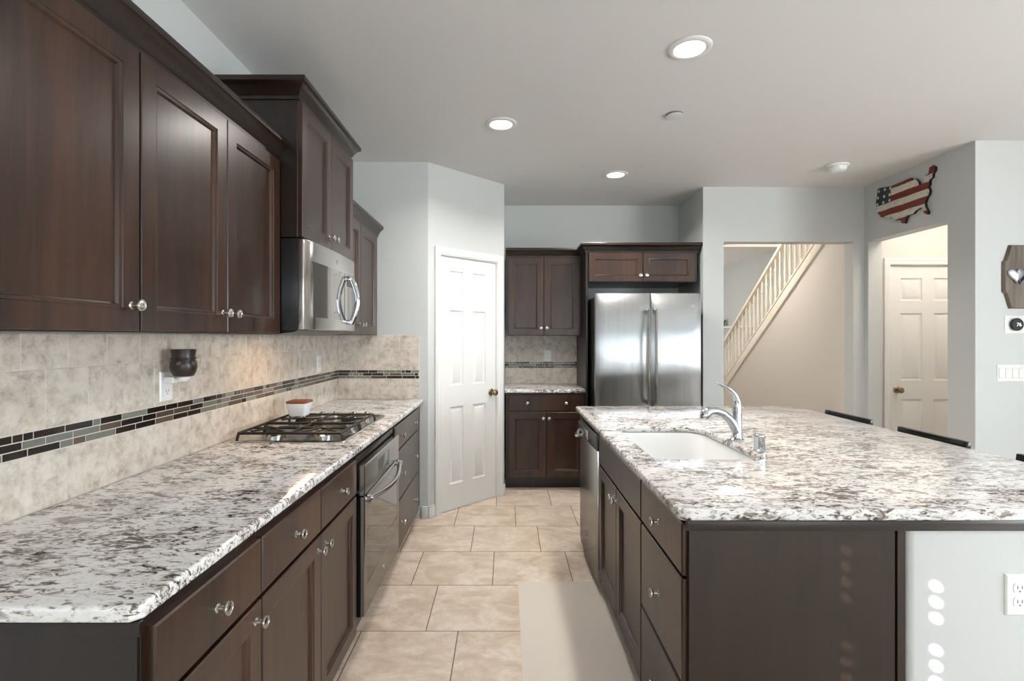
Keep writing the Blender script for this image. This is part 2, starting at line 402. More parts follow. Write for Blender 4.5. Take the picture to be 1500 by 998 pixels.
# ------------------------------------------------------------------ six-panel doors
def panel_door(name, w, loc, rz, knob_x, hinge_x, label):
    root = sroot(name, loc, rz, label); h = 2.03
    b = MB(); y = .014; t = .035
    s = w/.607
    xs = [0, .103*s, .243*s, .346*s, .490*s, w]
    if w > .65: xs = [0, .104, .298, .402, .596, w]
    zs = [.006, .21, .83, 1.0, 1.604, 1.718, 1.92, h]
    holes = {(1, 1), (1, 3), (1, 5), (3, 1), (3, 3), (3, 5)}
    for i in range(5):
        for j in range(7):
            x0, x1, z0, z1 = xs[i], xs[i+1], zs[j], zs[j+1]
            if (i, j) in holes:
                r = [(x0, x1, z0, z1, y)]
                for ins, dy in ((.006, .009), (.018, .010), (.045, .002)):
                    r.append((x0+ins, x1-ins, z0+ins, z1-ins, y+dy))
                b.rect(r, cap0=False)
            else:
                vs = [b.bm.verts.new(p) for p in ((x0, y, z0), (x1, y, z0), (x1, y, z1), (x0, y, z1))]
                b.bm.faces.new(vs)
    bmesh.ops.remove_doubles(b.bm, verts=b.bm.verts, dist=1e-5)
    b.box(0, y+.013, zs[0], w, y+t, h)
    for (p0, p1, q0, q1) in ((0, .0012, zs[0], h), (w-.0012, w, zs[0], h), (0, w, zs[0], zs[0]+.0012), (0, w, h-.0012, h)):
        b.box(p0, y+.0002, q0, p1, y+.014, q1)
    b.build('door_slab', M['white'], root, smooth=20)
    c = MB()
    path = [(-.006, 0), (-.006, h+.010), (w+.006, h+.010), (w+.006, 0)]; outs = [(-1, 0), (-1, 1), (1, 1), (1, 0)]
    prof = [(0, .001), (0, -.010), (.005, -.0125), (.028, -.0125), (.034, -.016), (.048, -.019), (.055, -.016), (.056, .001)]
    c.rings([[(p[0]+o[0]*q, y_, p[1]+o[1]*q) for q, y_ in prof] for p, o in zip(path, outs)])
    c.build('door_casing', M['white'], root, smooth=25); c = MB()
    # jamb
    c.box(-.0065, -.004, 0, -.001, .05, h+.003).box(w+.001, -.004, 0, w+.0065, .05, h+.003).box(-.0065, -.004, h+.003, w+.0065, .05, h+.0105)
    c.build('door_jamb', M['white'], root, smooth=0)
    k = MB().lathe([(.031, 0), (.031, -.004), (.026, -.009), (.011, -.013), (.010, -.030), (.018, -.036), (.027, -.046), (.0285, -.056), (.024, -.064), (.012, -.068), (0, -.0685)], (knob_x, y, .915), 'y', 24)
    k.build('door_knob', M['brass'], root)
    if hinge_x is not None:
        for z in (.27, 1.06, 1.78):
            hb = MB().box(hinge_x-.004, y-.004, z, hinge_x+.008, y+.004, z+.09)
            hb.lathe([(.006, z-.003), (.006, z+.093)], (hinge_x-.001, y-.006, 0), 'z', 10)
            hb.build('hinge', M['hinge'], root)
    return root
panel_door('door_1', .607, (-.597+.123*.7071, 3.92+.123*.7071, 0), PI/4, .553, 0, 'white six-panel pantry door set in the angled wall')
panel_door('door_2', .70, (3.453, 4.60, 0), 0, .066, None, 'white six-panel door seen through the opening under the map sign')

# ------------------------------------------------------------------ tile backsplashes
def tiles(name, org, ux, uy, u0, u1, off, ztop, label, seed):
    rr = random.Random(seed)
    root = sroot(name, org, math.atan2(uy, ux), label)
    b = MB(); J = .0011
    b2 = MB()
    P = .1465
    rows = [(1.304, ztop, 0), (1.139, 1.304, P/2), (.917, 1.0715, 0)]
    for z0, z1, o in rows:
        k = math.floor((u0-off-o)/P)
        while off+o+k*P < u1:
            a0 = max(u0, off+o+k*P); a1 = min(u1, off+o+(k+1)*P); k += 1
            if a1-a0 < .006: continue
            b.box(a0+J, -.010, z0+J, a1-J, -.001, z1-J)
    for r in range(3):
        z0 = 1.0725 + r*.0218; u = u0 - rr.random()*.1
        while u < u1:
            L = rr.choice((.03, .045, .07, .09, .1, .12))
            a0, a1 = max(u0, u), min(u1, u+L); u += L
            if a1-a0 < .008: continue
            b2.box(a0+.0015, -.0092, z0+.0015, a1-.0015, -.001, z0+.0218-.0015)
    b.build('stone_tiles', M['travertine'], root, bevel=.0012, seg=1, smooth=0)
    b2.build('mosaic_tiles', M['mosaic'], root, smooth=0)
    MB().box(u0, -.0085, .916, u1, -.0002, ztop).build('grout', M['grout'], root, smooth=0)
    return root
# local +x along the wall, local -y out of the wall
tiles('trim_1', (-1.29, 0, 0), 0, 1, .45, 3.92, 1.350-.1465*20, 1.404, 'beige stone tile backsplash with dark mosaic band behind the cooktop', 3)
tiles('trim_2', (0, 3.92, 0), 1, 0, -1.279, -.662, -.662-.1465*20, 1.404, 'short beige tile backsplash at the end of the cooktop counter', 5)
tiles('trim_3', (0, 5.22, 0), 1, 0, -.012, .722, .185, 1.404, 'beige tile backsplash in the alcove beside the refrigerator', 9)

# ------------------------------------------------------------------ cabinets
_k = MB().lathe([(.0105, 0), (.0105, -.002), (.0065, -.005), (.0055, -.016), (.010, -.019), (.0155, -.022), (.0160, -.026), (.0150, -.029), (.0125, -.0295), (.0115, -.0285), (.009, -.030), (0, -.0305)], (0, 0, 0), 'y', 20)
KNOB = _k.build('knob', M['nickel'])
KN_USED = [False]
def knob(parent, x, y, z):
    if not KN_USED[0]:
        KN_USED[0] = True; KNOB.parent = parent; KNOB.location = (x, y, z); return KNOB
    return inst(KNOB, parent, (x, y, z))
def cab_door(root, x0, x1, z0, z1, kx=None, kz=None, name='cabinet_door', ins=.058):
    b = MB(); w, h = x1-x0, z1-z0
    seq = [(0, 0), (0, -.017), (.0025, -.0195), (ins, -.0195), (ins+.002, -.0165), (ins+.009, -.0145), (ins+.013, -.0085), (ins+.0135, -.0075)]
    b.rect([(a, w-a, a, h-a, y) for a, y in seq])
    d = b.build(name, M['wood'], root, loc=(x0, 0, z0), smooth=25)
    if kx is not None: knob(d, kx-x0, -.0195, kz-z0)
    return d
def cab_drawer(root, x0, x1, z0, z1, knobs):
    b = MB(); w, h = x1-x0, z1-z0
    b.rect([(a, w-a, a, h-a, y) for a, y in ((0, 0), (0, -.016), (.004, -.0195))])
    d = b.build('drawer', M['wood'], root, loc=(x0, 0, z0), smooth=25)
    for kx in knobs: knob(d, kx-x0, -.0195, h/2)
    return d
CROWN = [(0, 0), (.008, 0), (.008, .014), (.012, .018), (.018, .030), (.030, .048), (.044, .060), (.050, .062), (.050, .080), (.048, .084), (-.02, .084), (-.02, 0)]
def crown(root, path, z):
    n = len(path); N = []
    for i in range(n-1):
        d = (Vector(path[i+1]) - Vector(path[i])).normalized(); N.append(Vector((d.y, -d.x)))
    R = []
    for i, p in enumerate(path):
        if i == 0: m = N[0]
        elif i == n-1: m = N[-1]
        else:
            m = N[i-1] + N[i]; m = m / (m.length_squared/2)
        R.append([(p[0]+m.x*o, p[1]+m.y*o, z+h) for o, h in CROWN])
    return MB().rings(R).build('crown_molding', M['woodx'], root, smooth=28)
def base_body(root, w, d=.60, toe=.075, top=.884, x0=0):
    b = MB().box(x0, 0, .105, w, d, top)
    o = b.build('carcase', M['woodin'], root, bevel=.001, seg=1)
    MB().box(x0, toe, 0, w, d, .105).build('toe_kick', M['woodin'], root)
    return o
def upper_body(root, w, z0, z1, d=.303):
    return MB().box(0, 0, z0, w, d, z1).build('carcase', M['woodin'], root, bevel=.0015, seg=1)

LX = -.660    # frame plane of the cooktop run
def left(name, label, y, x=LX, z=0): return thing(name, label, 'cabinet', (x, y, z), PI/2)
GZ = [(.118, .707), (.718, .866)]
g = 0.004
# near single unit
c = left('base_cabinet', 'brown base cabinet at the near end of the cooktop counter, drawer over one door', .925)
w = 1.346-.925; base_body(c, w, .618)
cab_drawer(c, .010, w-.003, *GZ[1], [w/2]); cab_door(c, .010, w-.003, *GZ[0], w-.036, .664)
MB().box(-.013, -.006, .858, 0, .618, .884).box(-.010, .0, .0, 0, .618, .858).build('end_panel', M['woodin'], c, bevel=.001, seg=1)
# double unit
c = left('base_cabinet', 'brown two-door base cabinet with two drawers between end unit and oven', 1.347)
w = 2.208-1.347; m = 1.775-1.347; base_body(c, w, .618)
cab_drawer(c, .003, m-.002, *GZ[1], [m/2]); cab_drawer(c, m+.002, w-.010, *GZ[1], [(m+w)/2])
cab_door(c, .003, m-.002, *GZ[0], m-.033, .664); cab_door(c, m+.002, w-.010, *GZ[0], m+.033, .664)
# oven housing
c = left('oven_cabinet', 'dark wood cabinet housing the built-in steel oven', 2.209)
w = 2.935-2.209
MB().box(0, 0, .105, .012, .618, .884).box(w-.012, 0, .105, w, .618, .884).box(.012, 0, .838, w-.012, .618, .884).box(.012, 0, .105, w-.012, .618, .170).build('carcase', M['woodin'], c)
MB().box(0, .075, 0, w, .618, .105).build('toe_kick', M['woodin'], c)
MB().rect([(a, .72-a, .842+a, .868-a, y) for a, y in ((0, 0), (0, -.012), (.003, -.014))]).build('rail', M['woodx'], c)
# wide drawer stack
c = left('drawer_cabinet', 'brown three-drawer cabinet with paired knobs beside the oven', 2.936)
w = 3.918-2.936; base_body(c, w, .618); d1 = 3.755-2.936
for z0, z1 in ((.118, .405), (.413, .707), (.718, .866)): cab_drawer(c, .012, d1, z0, z1, [.19, .19+.43])

# wall cabinets of the cooktop run
UX = -.985
def upper(name, label, y, x=UX): return thing(name, label, 'cabinet', (x, y, 0), PI/2)
zb, zt = 1.405, 2.152
c = upper('wall_cabinet', 'dark wood single-door wall cabinet nearest the camera', .78)
w = 1.354-.78; upper_body(c, w, zb, zt+.03); cab_door(c, .004, w-.003, zb+.004, zt-.004, w-.034, 1.475)
crown(c, [(0, .30), (0, 0), (w, 0)], zt)
c = upper('wall_cabinet', 'dark wood two-door wall cabinet between single-door unit and microwave', 1.3545)
w = 2.198-1.3545; m = 1.7765-1.3545; upper_body(c, w, zb, zt+.03)
cab_door(c, .003, m-.002, zb+.004, zt-.004, m-.030, 1.475); cab_door(c, m+.002, w-.008, zb+.004, zt-.004, m+.030, 1.475)
crown(c, [(0, 0), (w-.001, 0)], zt)
c = upper('wall_cabinet', 'tall projecting dark wood cabinet directly over the microwave', 2.199, -.895)
w = 2.940-2.199; m = w/2; upper_body(c, w, 1.822, 2.44, .393)
cab_door(c, .004, m-.002, 1.826, 2.408, m-.030, 1.885); cab_door(c, m+.002, w-.004, 1.826, 2.408, m+.030, 1.885)
crown(c, [(0, .385), (0, 0), (w, 0), (w, .385)], 2.412)
c = upper('wall_cabinet', 'dark wood two-door wall cabinet past the microwave, against the end wall', 2.941)
w = 3.918-2.941; m = 3.412-2.941; upper_body(c, w, zb, zt+.03)
cab_door(c, .045, m-.002, zb+.004, zt-.004, m-.030, 1.475); cab_door(c, m+.002, 3.838-2.941, zb+.004, zt-.004, m+.030, 1.475)
crown(c, [(.001, 0), (w, 0)], zt)

# alcove cabinets
c = thing('base_cabinet', 'dark base cabinet in the alcove, one wide drawer over two doors', 'cabinet', (0, 4.655, 0), 0)
w = .720; base_body(c, w, .56); 
cab_drawer(c, .025, w-.006, *GZ[1], [.195, .545]); m = .366
cab_door(c, .025, m-.003, *GZ[0], m-.026, .655); cab_door(c, m+.003, w-.006, *GZ[0], m+.026, .655)
c = thing('wall_cabinet', 'dark two-door wall cabinet over the alcove counter', 'cabinet', (0, 4.905, 0), 0)
w = .720; upper_body(c, w, 1.402, 2.18, .312); m = .362
cab_door(c, .022, m-.002, 1.406, 2.148, m-.028, 1.475); cab_door(c, m+.002, .705, 1.406, 2.148, m+.028, 1.475)
crown(c, [(0, 0), (w, 0)], 2.152)
c = thing('tall_panel', 'tall dark wood side panel between alcove counter and refrigerator', 'cabinet panel', (.722, 4.625, 0), 0)
MB().box(0, 0, 0, .019, .594, 2.152).build('panel', M['woodin'], c, bevel=.001, seg=1)
c = thing('wall_cabinet', 'low wide dark cabinet above the refrigerator', 'cabinet', (.742, 4.625, 0), 0)
w = .985; upper_body(c, w, 1.885, 2.18, .592); m = w/2
cab_door(c, .006, m-.002, 1.889, 2.148, m-.028, 1.945, ins=.05); cab_door(c, m+.002, w-.03, 1.889, 2.148, m+.028, 1.945, ins=.05)
crown(c, [(-.02, .24), (-.02, 0), (w, 0), (w, .12)], 2.152)

# ------------------------------------------------------------------ countertops
def slab(name, poly, label, hole=None, bev=.009, back=lambda c: False):
    t = tag(MB().build(name, M['granite']), label, 'countertop') if False else None
    b = MB(); z0, z1 = .885, .916
    if hole is None: b.prism(poly, z0, z1)
    else: b.rings([[(x, y, z0) for x, y in poly], [(x, y, z1) for x, y in poly], [(x, y, z1) for x, y in hole], [(x, y, z0) for x, y in hole]], closed=True)
    bm = b.bm
    bmesh.ops.recalc_face_normals(bm, faces=bm.faces)
    es = [e for e in bm.edges if len(e.link_faces) == 2 and e.calc_face_angle(0) > 1.2 and abs(e.verts[0].co.z-e.verts[1].co.z) < 1e-4 and not (back(e.verts[0].co) and back(e.verts[1].co))]
    bmesh.ops.bevel(bm, geom=es, offset=bev, segments=4, profile=.5, affect='EDGES')
    return tag(b.build(name, M['granite'], smooth=40), label, 'countertop')
slab('countertop', [(-1.279, .905), (-.668, .905), (-.650, .923), (-.628, 3.908), (-1.279, 3.908)], 'speckled white granite counter along the tiled wall, under the cooktop', back=lambda c: c.x < -1.27 or c.y > 3.9)
slab('countertop', [(-.012, 4.612), (.719, 4.612), (.719, 5.208), (-.012, 5.208)], 'short granite counter in the alcove beside the refrigerator', back=lambda c: c.y > 5.2)
IX0, IX1, IY0, IY1 = .477, 1.985, 1.41, 3.53
SX0, SX1, SY0, SY1 = .585, 1.02, 2.0, 2.72
slab('countertop', rrect(IX0, IX1, IY0, IY1, [.02, .12, .13, .03], 7), 'large speckled granite island top with the undermount sink', rrect(SX0, SX1, SY0, SY1, [.035, .035, .10, .05], 7))

# ------------------------------------------------------------------ island
IF = .517
def isl(name, label, y): return thing(name, label, 'cabinet', (IF, y, 0), -PI/2)
c = isl('drawer_cabinet', 'brown three-drawer island cabinet at the near corner', 1.887)
w = 1.887-1.445; base_body(c, w, .57)
for z0, z1 in ((.118, .405), (.413, .707), (.718, .866)): cab_drawer(c, .004, w-.004, z0, z1, [w/2])
e = MB().box(w, -.004, 0, w+.010, .575, .884).build('end_panel', M['woodin'], c, bevel=.0015, seg=1)
MB().box(w, .578, 0, w+.014, .600, .856).build('corner_strip', M['woodx'], c)
c = isl('sink_cabinet', 'brown two-door island cabinet under the sink', 2.740)
w = 2.740-1.888
MB().box(0, 0, .105, .016, .57, .69).box(w-.016, 0, .105, w, .57, .69).box(.016, 0, .105, w-.016, .57, .121).box(.016, .554, .121, w-.016, .57, .69).build('carcase', M['woodin'], c)
MB().box(0, .075, 0, w, .57, .105).build('toe_kick', M['woodin'], c)
MB().box(0, 0, .69, w, .019, .884).box(.016, 0, .121, w-.016, .002, .69).build('front_rail', M['woodin'], c)
cab_drawer(c, .008, w-.004, *GZ[1], [])
m = 2.740-2.312
cab_door(c, .008, m-.002, *GZ[0], m-.028, .660); cab_door(c, m+.002, w-.004, *GZ[0], m+.028, .660)
c = thing('cabinet_end_panel', 'dark wood panel closing the far end of the island', 'cabinet panel', (IF, 3.50, 0), -PI/2)
MB().box(0, -.005, 0, .10, .57, .884).build('panel', M['woodin'], c, bevel=.001, seg=1)
# pony wall carrying the overhang
b = MB().prism([(1.118, 3.48), (1.118, 1.455), (1.122, 1.440), (1.130, 1.431), (1.142, 1.428), (1.70, 1.428), (1.70, 3.48)], 0, .855)
struct(b.build('wall_island', M['wall'], smooth=50), 'low grey wall at the seating end of the island')
b = MB().box(.502, 1.418, .855, 1.72, 1.434, .884).box(1.10, 1.434, .855, 1.72, 3.49, .884)
struct(b.build('trim_4', M['woodin'], bevel=.002), 'dark trim strip under the near edge of the island granite')

# dishwasher
c = thing('dishwasher', 'steel dishwasher with black control strip in the island', 'dishwasher', (IF, 3.395, 0), -PI/2)
w = .650
MB().box(0.004, .0, .10, w-.004, .56, .872).build('tub', M['black'], c)
MB().box(0.004, .06, 0, w-.004, .5, .10).build('toe_kick', M['black'], c)
def bowed(x0, x1, z0, z1, yb, yf, bow, n=14):
    F = []
    for i in range(n+1):
        t = i/n; F.append((x0+(x1-x0)*t, yf - bow*(1-(2*t-1)**2)))
    return [(x0, yb)] + F + [(x1, yb)]
MB().prism(bowed(.006, w-.006, 0, 0, 0, -.026, .010), .075, .778).build('door', M['steel'], c, bevel=.003, smooth=25)
MB().prism(bowed(.006, w-.006, 0, 0, 0, -.026, .012), .782, .868).build('control_panel', M['black'], c, bevel=.004, smooth=25)
MB().prism(bowed(.03, .40, 0, 0, -.02, -.039, .006), .786, .842).build('control_plate', M['steel'], c, bevel=.003, smooth=25)
hp = MB().tube([(.12+.16*i/8, -.046-.030*math.sin(PI*i/8), .800-.024*math.sin(PI*i/8)) for i in range(9)], .0085, 10, 1.3)
hp.build('door_handle', M['chrome'], c)
def badge(parent, x, y, z, r, axis='y'):
    b = MB().lathe([(r, 0), (r, -.0016), (r*.90, -.0024), (r*.86, -.0016), (0, -.0016)], (0, 0, 0), 'y', 24)
    # two looping script strokes inside the ring
    def loop(cx, s):
        return [(cx + s*r*.34*math.cos(a), -.002, r*.30*math.sin(a)*s + .05*r) for a in [i*PI/7 for i in range(0, 13)]]
    b.tube(loop(-.30*r, 1), r*.075, 6); b.tube(loop(.30*r, -1), r*.075, 6)
    b.tube([(-.30*r, -.002, -.3*r), (0, -.002, -.05*r), (.30*r, -.002, .35*r)], r*.07, 6)
    return b.build('badge', M['nickel'], parent, loc=(x, y, z))
badge(c, .33, -.037, .215, .016)

# sink
s = MB()
def ring(ins, z, r): return [(x, y, z) for x, y in rrect(SX0-.004+ins, SX1+.006-ins, SY0-.006+ins, SY1+.004-ins, [max(.02, q-ins*.3) for q in r], 7)]
rr4 = [.045, .045, .11, .06]
s.rings([ring(-.022, .8835, rr4), ring(0, .8835, rr4), ring(.004, .872, rr4), ring(.016, .71, rr4), ring(.03, .685, rr4), ring(.06, .676, rr4)], cap0=False)
s.rings([ring(-.022, .8835, rr4), ring(-.022, .874, rr4), ring(-.008, .868, rr4), ring(.004, .70, rr4), ring(.03, .668, rr4)], cap0=False)
sk = thing('sink', 'white undermount sink set in the island granite', 'sink', ((SX0+SX1)/2, (SY0+SY1)/2, .68))
s.build('basin', M['sink'], sk, smooth=60, shift=(-(SX0+SX1)/2, -(SY0+SY1)/2, -.68))
MB().lathe([(.045, .002), (.045, -.003), (.034, -.0035), (.03, -.001), (.0, -.001)], (0, 0, 0), 'z', 24).build('drain', M['chrome'], sk)

# faucet
fx, fy = 1.072, 2.372
f = thing('faucet', 'chrome pull-out kitchen faucet behind the island sink', 'faucet', (fx, fy, .916))
MB().lathe([(.031, 0), (.031, .004), (.024, .008), (.022, .014), (.0195, .10), (.0200, .150), (.0185, .168), (.016, .180), (.006, .187), (0, .188)], (0, 0, 0), 'z', 24).build('faucet_body', M['chrome'], f)
MB().tube([(-.004, 0, .035), (-.022, -.006, .072), (-.046, -.014, .104), (-.078, -.024, .128), (-.112, -.034, .139), (-.140, -.042, .139)], [.021, .0195, .018, .017, .017, .018], 14).build('spout', M['chrome'], f)
MB().tube([(-.136, -.041, .140), (-.152, -.046, .138), (-.166, -.050, .129), (-.173, -.052, .115), (-.175, -.053, .104)], [.0185, .021, .0225, .0225, .017], 14).build('spray_head', M['chrome'], f)
MB().tube([(.0, 0, .172), (-.006, -.002, .196), (-.018, -.005, .216), (-.038, -.009, .234), (-.060, -.013, .246), (-.080, -.016, .254), (-.100, -.019, .266), (-.106, -.020, .272)], [.016, .0145, .011, .009, .0075, .0065, .0055, .003], 12, .8).build('lever_handle', M['chrome'], f)
a = thing('air_gap_cap', 'small chrome cylinder cap beside the sink faucet', 'sink fitting', (1.062, 2.145, .916))
MB().lathe([(.024, 0), (.024, .006), (.0215, .008), (.0215, .056), (.0225, .060), (.0215, .066), (.016, .068), (0, .068)], (0, 0, 0), 'z', 24).build('cap', M['chrome'], a)

# ------------------------------------------------------------------ oven
c = thing('wall_oven', 'stainless built-in oven under the cooktop counter', 'oven', (LX, 2.222, .17), PI/2)
w = .702; zo = .17
MB().box(.002, .002, .008, w-.002, .56, .664).build('oven_body', M['black'], c)
MB().box(0, -.030, .005, w, .0, .524).build('door_edge', M['black'], c)
dr = MB()
dr.rect([(0, w, .008, .526, -.030), (0, w, .008, .526, -.044), (.004, w-.004, .012, .522, -.048), (.032, w-.032, .135, .500, -.048), (.033, w-.033, .136, .499, -.0465)], cap1=False)
dr.build('oven_door', M['steel'], c, smooth=25)
MB().box(.032, -.0468, .134, w-.032, -.040, .501).build('door_window', M['glass'], c)
MB().rect([(0, w, .533, .664, -.002), (0, w, .533, .664, -.045), (.003, w-.003, .536, .661, -.048)]).build('control_panel', M['steel'], c, smooth=25)
MB().box(.24, -.0492, .560, .46, -.047, .635).build('display', M['display'], c, bevel=.002)
hp = MB().tube([(.03+(w-.06)*i/12, -.060-.040*math.sin(PI*i/12), .512-.016*math.sin(PI*i/12)) for i in range(13)], .0115, 12)
hp.build('door_handle', M['steel'], c)
for x in (.036, w-.036):
    MB().lathe([(.017, -.046), (.017, -.070), (.012, -.076), (0, -.077)], (x, 0, .512), 'y', 18).build('handle_post', M['chrome'], c)
badge(c, .345, -.048, .072, .014)

# ------------------------------------------------------------------ microwave
c = thing('microwave', 'stainless over-range microwave with bowed handle under the tall cabinet', 'microwave', (-.895, 2.203, 1.40), PI/2)
w = .735
MB().box(.0, .0, .022, w, .385, .418).build('casing', M['black'], c, bevel=.002)
for z0 in (.26, .06):
    MB().box(-.0015, .10, z0, .0005, .22, z0+.004).box(-.0015, .10, z0+.11, .0005, .22, z0+.114).box(-.0015, .10, z0, .0005, .104, z0+.114).build('side_vent', M['shadowgap'], c)
n = 16; F = []
for i in range(n+1):
    t = i/n; x = w*t; e = min(t, 1-t)
    F.append((x, -.024 - .016*min(1, (e/.045))**.5 - .010*math.sin(PI*t)))
MB().prism([(0, 0)] + F + [(w, 0)], .024, .416).build('door', M['steel'], c, bevel=.003, smooth=50)
def front(x0, x1, z0, z1, lift, th=.003):
    P = []
    for i in range(11):
        x = x0+(x1-x0)*i/10; t = x/w; e = min(t, 1-t)
        P.append((x, -.024-.016*min(1, (e/.045))**.5-.010*math.sin(PI*t)-lift))
    return MB().prism(P + [(p[0], p[1]+th) for p in reversed(P)], z0, z1)
front(.055, .685, .080, .326, .0022).build('door_window', M['mglass'], c, smooth=50)
front(.52, .66, .262, .300, .0032).build('display', M['black'], c, smooth=50)
front(.475, .478, .080, .326, .0030).build('door_seam', M['shadowgap'], c, smooth=50)
hp = MB().tube([(.535, -.066-.036*math.sin(PI*i/24), .062+.250*i/24) for i in range(25)], .0145, 12, .7, (0, 1, 0))
hp.build('door_handle', M['chrome'], c)
for z in (.070, .304):
    MB().box(.524, -.072, z-.012, .546, -.046, z+.012).build('handle_post', M['chrome'], c, bevel=.003)
badge(c, .37, -.0495, .368, .013)
MB().prism([(.0, .022), (.385, .022), (.385, .004), (.10, .004), (.02, .014)], .004, w-.004, 'x').build('vent_base', M['black'], c)
wl = area('cooktop_lamp', (.40, .10, .002), (0, 0, 0), .30, .08, 1.7, (1, .66, .38), c)

# ------------------------------------------------------------------ cooktop
ck = thing('cooktop', 'five-burner gas cooktop with black grates on the granite', 'cooktop', (-.985, 2.69, .916))
def sh(b): return b
X0, X1, Y0, Y1 = -.262, .262, -.392, .392
MB().rings([[(x, y, z) for x, y in rrect(X0+i, X1-i, Y0+i, Y1-i, .02, 5)] for i, z in ((0, 0), (0, .004), (.004, .008), (.014, .009), (.022, .005), (.06, .004))]).build('burner_tray', M['steel'], ck, smooth=30)
burn = [(-.12, -.25, .042), (.12, -.25, .036), (0, -.04, .050), (-.12, .08, .034), (.13, .09, .042)]
for bx, by, br in burn:
    bo = MB().lathe([(br+.012, .004), (br+.012, .012), (br, .018), (br, .022)], (bx, by, 0), 'z', 24).build('burner', M['steel'], ck)
    MB().lathe([(br*.86, .022), (br*.86, .030), (br*.7, .033), (0, .034)], (bx, by, 0), 'z', 24).build('burner_cap', M['blackmatte'], bo)
def grate(y0, y1, centers):
    b = MB(); zt = .040; x0, x1 = -.225, .235; t = .0066
    def bar(p, q, r=t): b.tube([p, q], r, 6)
    xs = [x0, x1]
    b.tube([(x0, y0, zt), (x1, y0, zt)], t, 8); b.tube([(x0, y1, zt), (x1, y1, zt)], t, 8)
    b.tube([(x0, y0, zt), (x0, y1, zt)], t, 8)
    for y in (y0, y1):
        b.tube([(x1, y, zt), (x1+.010, y, zt-.010), (x1+.014, y, .006)], t, 8); b.tube([(x0, y, zt), (x0-.008, y, .006)], t, 8)
    b.tube([(x1, y0, zt), (x1, y1, zt)], t, 8)
    ym = (y0+y1)/2
    b.tube([(x0, ym, zt), (x1, ym, zt)], t*.8, 8)
    b.tube([(0.005, y0, zt), (.005, y1, zt)], t*.9, 8)
    for cx, cy, r in centers:
        for k in range(4):
            a = PI/4 + k*PI/2
            p = (cx+math.cos(a)*.024, cy+math.sin(a)*.024, zt+.003); q = (cx+math.cos(a)*.105, cy+math.sin(a)*.105, zt)
            q = (max(x0, min(x1, q[0])), max(y0, min(y1, q[1])), zt)
            b.tube([p, q], t*.8, 8)
    return b.build('grate', M['blackmatte'], ck)
grate(-.372, -.108, burn[:2]); grate(-.098, .190, burn[2:])
for kx in (-.17, -.085, -.01, .10, .175):
    MB().lathe([(.019, .005), (.018, .018), (.0155, .022), (.015, .038), (.011, .041), (0, .041)], (kx, .29, 0), 'z', 16).build('control_knob', M['nickel'], ck)
d = thing('lidded_dish', 'small white square dish with a red-brown lid behind the cooktop grates', 'dish', (-1.128, 2.80, .9625))
MB().rings([[(x, y, z) for x, y in rrect(-r, r, -r, r, .012, 4)] for r, z in ((.038, .0), (.042, .003), (.053, .066), (.0535, .070), (.046, .070))]).build('dish_body', M['dish'], d, smooth=40)
MB().rings([[(x, y, z) for x, y in rrect(-r, r, -r, r, .010, 4)] for r, z in ((.049, .070), (.055, .072), (.055, .081), (.052, .084))]).build('lid', M['lid'], d, smooth=40)

# ------------------------------------------------------------------ outlets, warmer, switches
def outlet(label, loc, rz):
    t = thing('outlet', label, 'electrical outlet', loc, rz)
    MB().rect([(-.036, .036, -.057, .057, 0), (-.036, .036, -.057, .057, -.003), (-.032, .032, -.053, .053, -.006)]).build('cover_plate', M['outlet'], t, smooth=25)
    for z in (-.0195, .0195):
        sk_ = MB().rings([[(x, y_, zz+z) for x, zz in rrect(-.0165, .0165, -.0145, .0145, .010, 4)] for y_ in (-.0055, -.0078)]).build('socket', M['outlet'], t)
        MB().box(-.0075, -.0083, z-.002, -.005, -.0077, z+.007).box(.005, -.0083, z-.002, .0075, -.0077, z+.007).lathe([(.0025, -.0077), (.0025, -.0083)], (0, 0, z-.008), 'y', 10).build('slots', M['slot'], sk_, smooth=0)
    return t
outlet('white outlet on the tiled wall beneath the dark wax warmer', (-1.2795, 1.924, 1.208), PI/2)
outlet('white outlet high on the tile beside the end wall, past the cooktop', (-1.2795, 3.497, 1.208), PI/2)
outlet('white outlet on the alcove tile above the short counter', (.425, 5.2095, 1.200), 0)
outlet('white outlet on the low wall of the island', (1.426, 1.428, .676), 0)
wx = thing('wax_warmer', 'dark brown ceramic wax warmer plugged into the tiled wall', 'wax warmer', (-1.205, 1.915, 1.245))
MB().lathe([(.026, 0), (.033, .003), (.041, .018), (.045, .036), (.044, .052), (.040, .066), (.0385, .078), (.041, .094), (.0425, .102), (.039, .102), (.036, .090), (0, .086)], (0, 0, 0), 'z', 28).build('warmer_bowl', plain('dark_brown_glaze', '2B211C', .35), wx)
dz = MB()
for an in range(0, 360, 45):
    a = math.radians(an); dz.xf(Matrix.Identity(4)); dz.lathe([(.0048, 0), (.0048, .003), (0, .003)], (.0395*math.cos(a), .0395*math.sin(a), .0665), 'z', 8)
dz.build('vent_holes', M['shadowgap'], wx)
md = MB()
for an in (-75, -20):
    a = math.radians(an); q = MB().lathe([(.0095, 0), (.009, .003), (.006, .002), (.0055, .0045), (0, .005)], (0, 0, 0), 'x', 16)
    q.xf(Matrix.Translation((.0415*math.cos(a), .0415*math.sin(a), .050)) @ Matrix.Rotation(a, 4, 'Z'))
    q.build('medallion', plain('dark_pewter' if an < -50 else 'dark_pewter_two', '5E5A54', .4, .6), wx)
MB().box(-.066, -.018, -.024, -.030, .018, -.001).lathe([(.020, -.012), (.022, 0)], (-.0, 0, 0), 'z', 16).box(-.05, -.012, -.018, .012, .012, -.006).build('plug', M['outlet'], wx, bevel=.003)

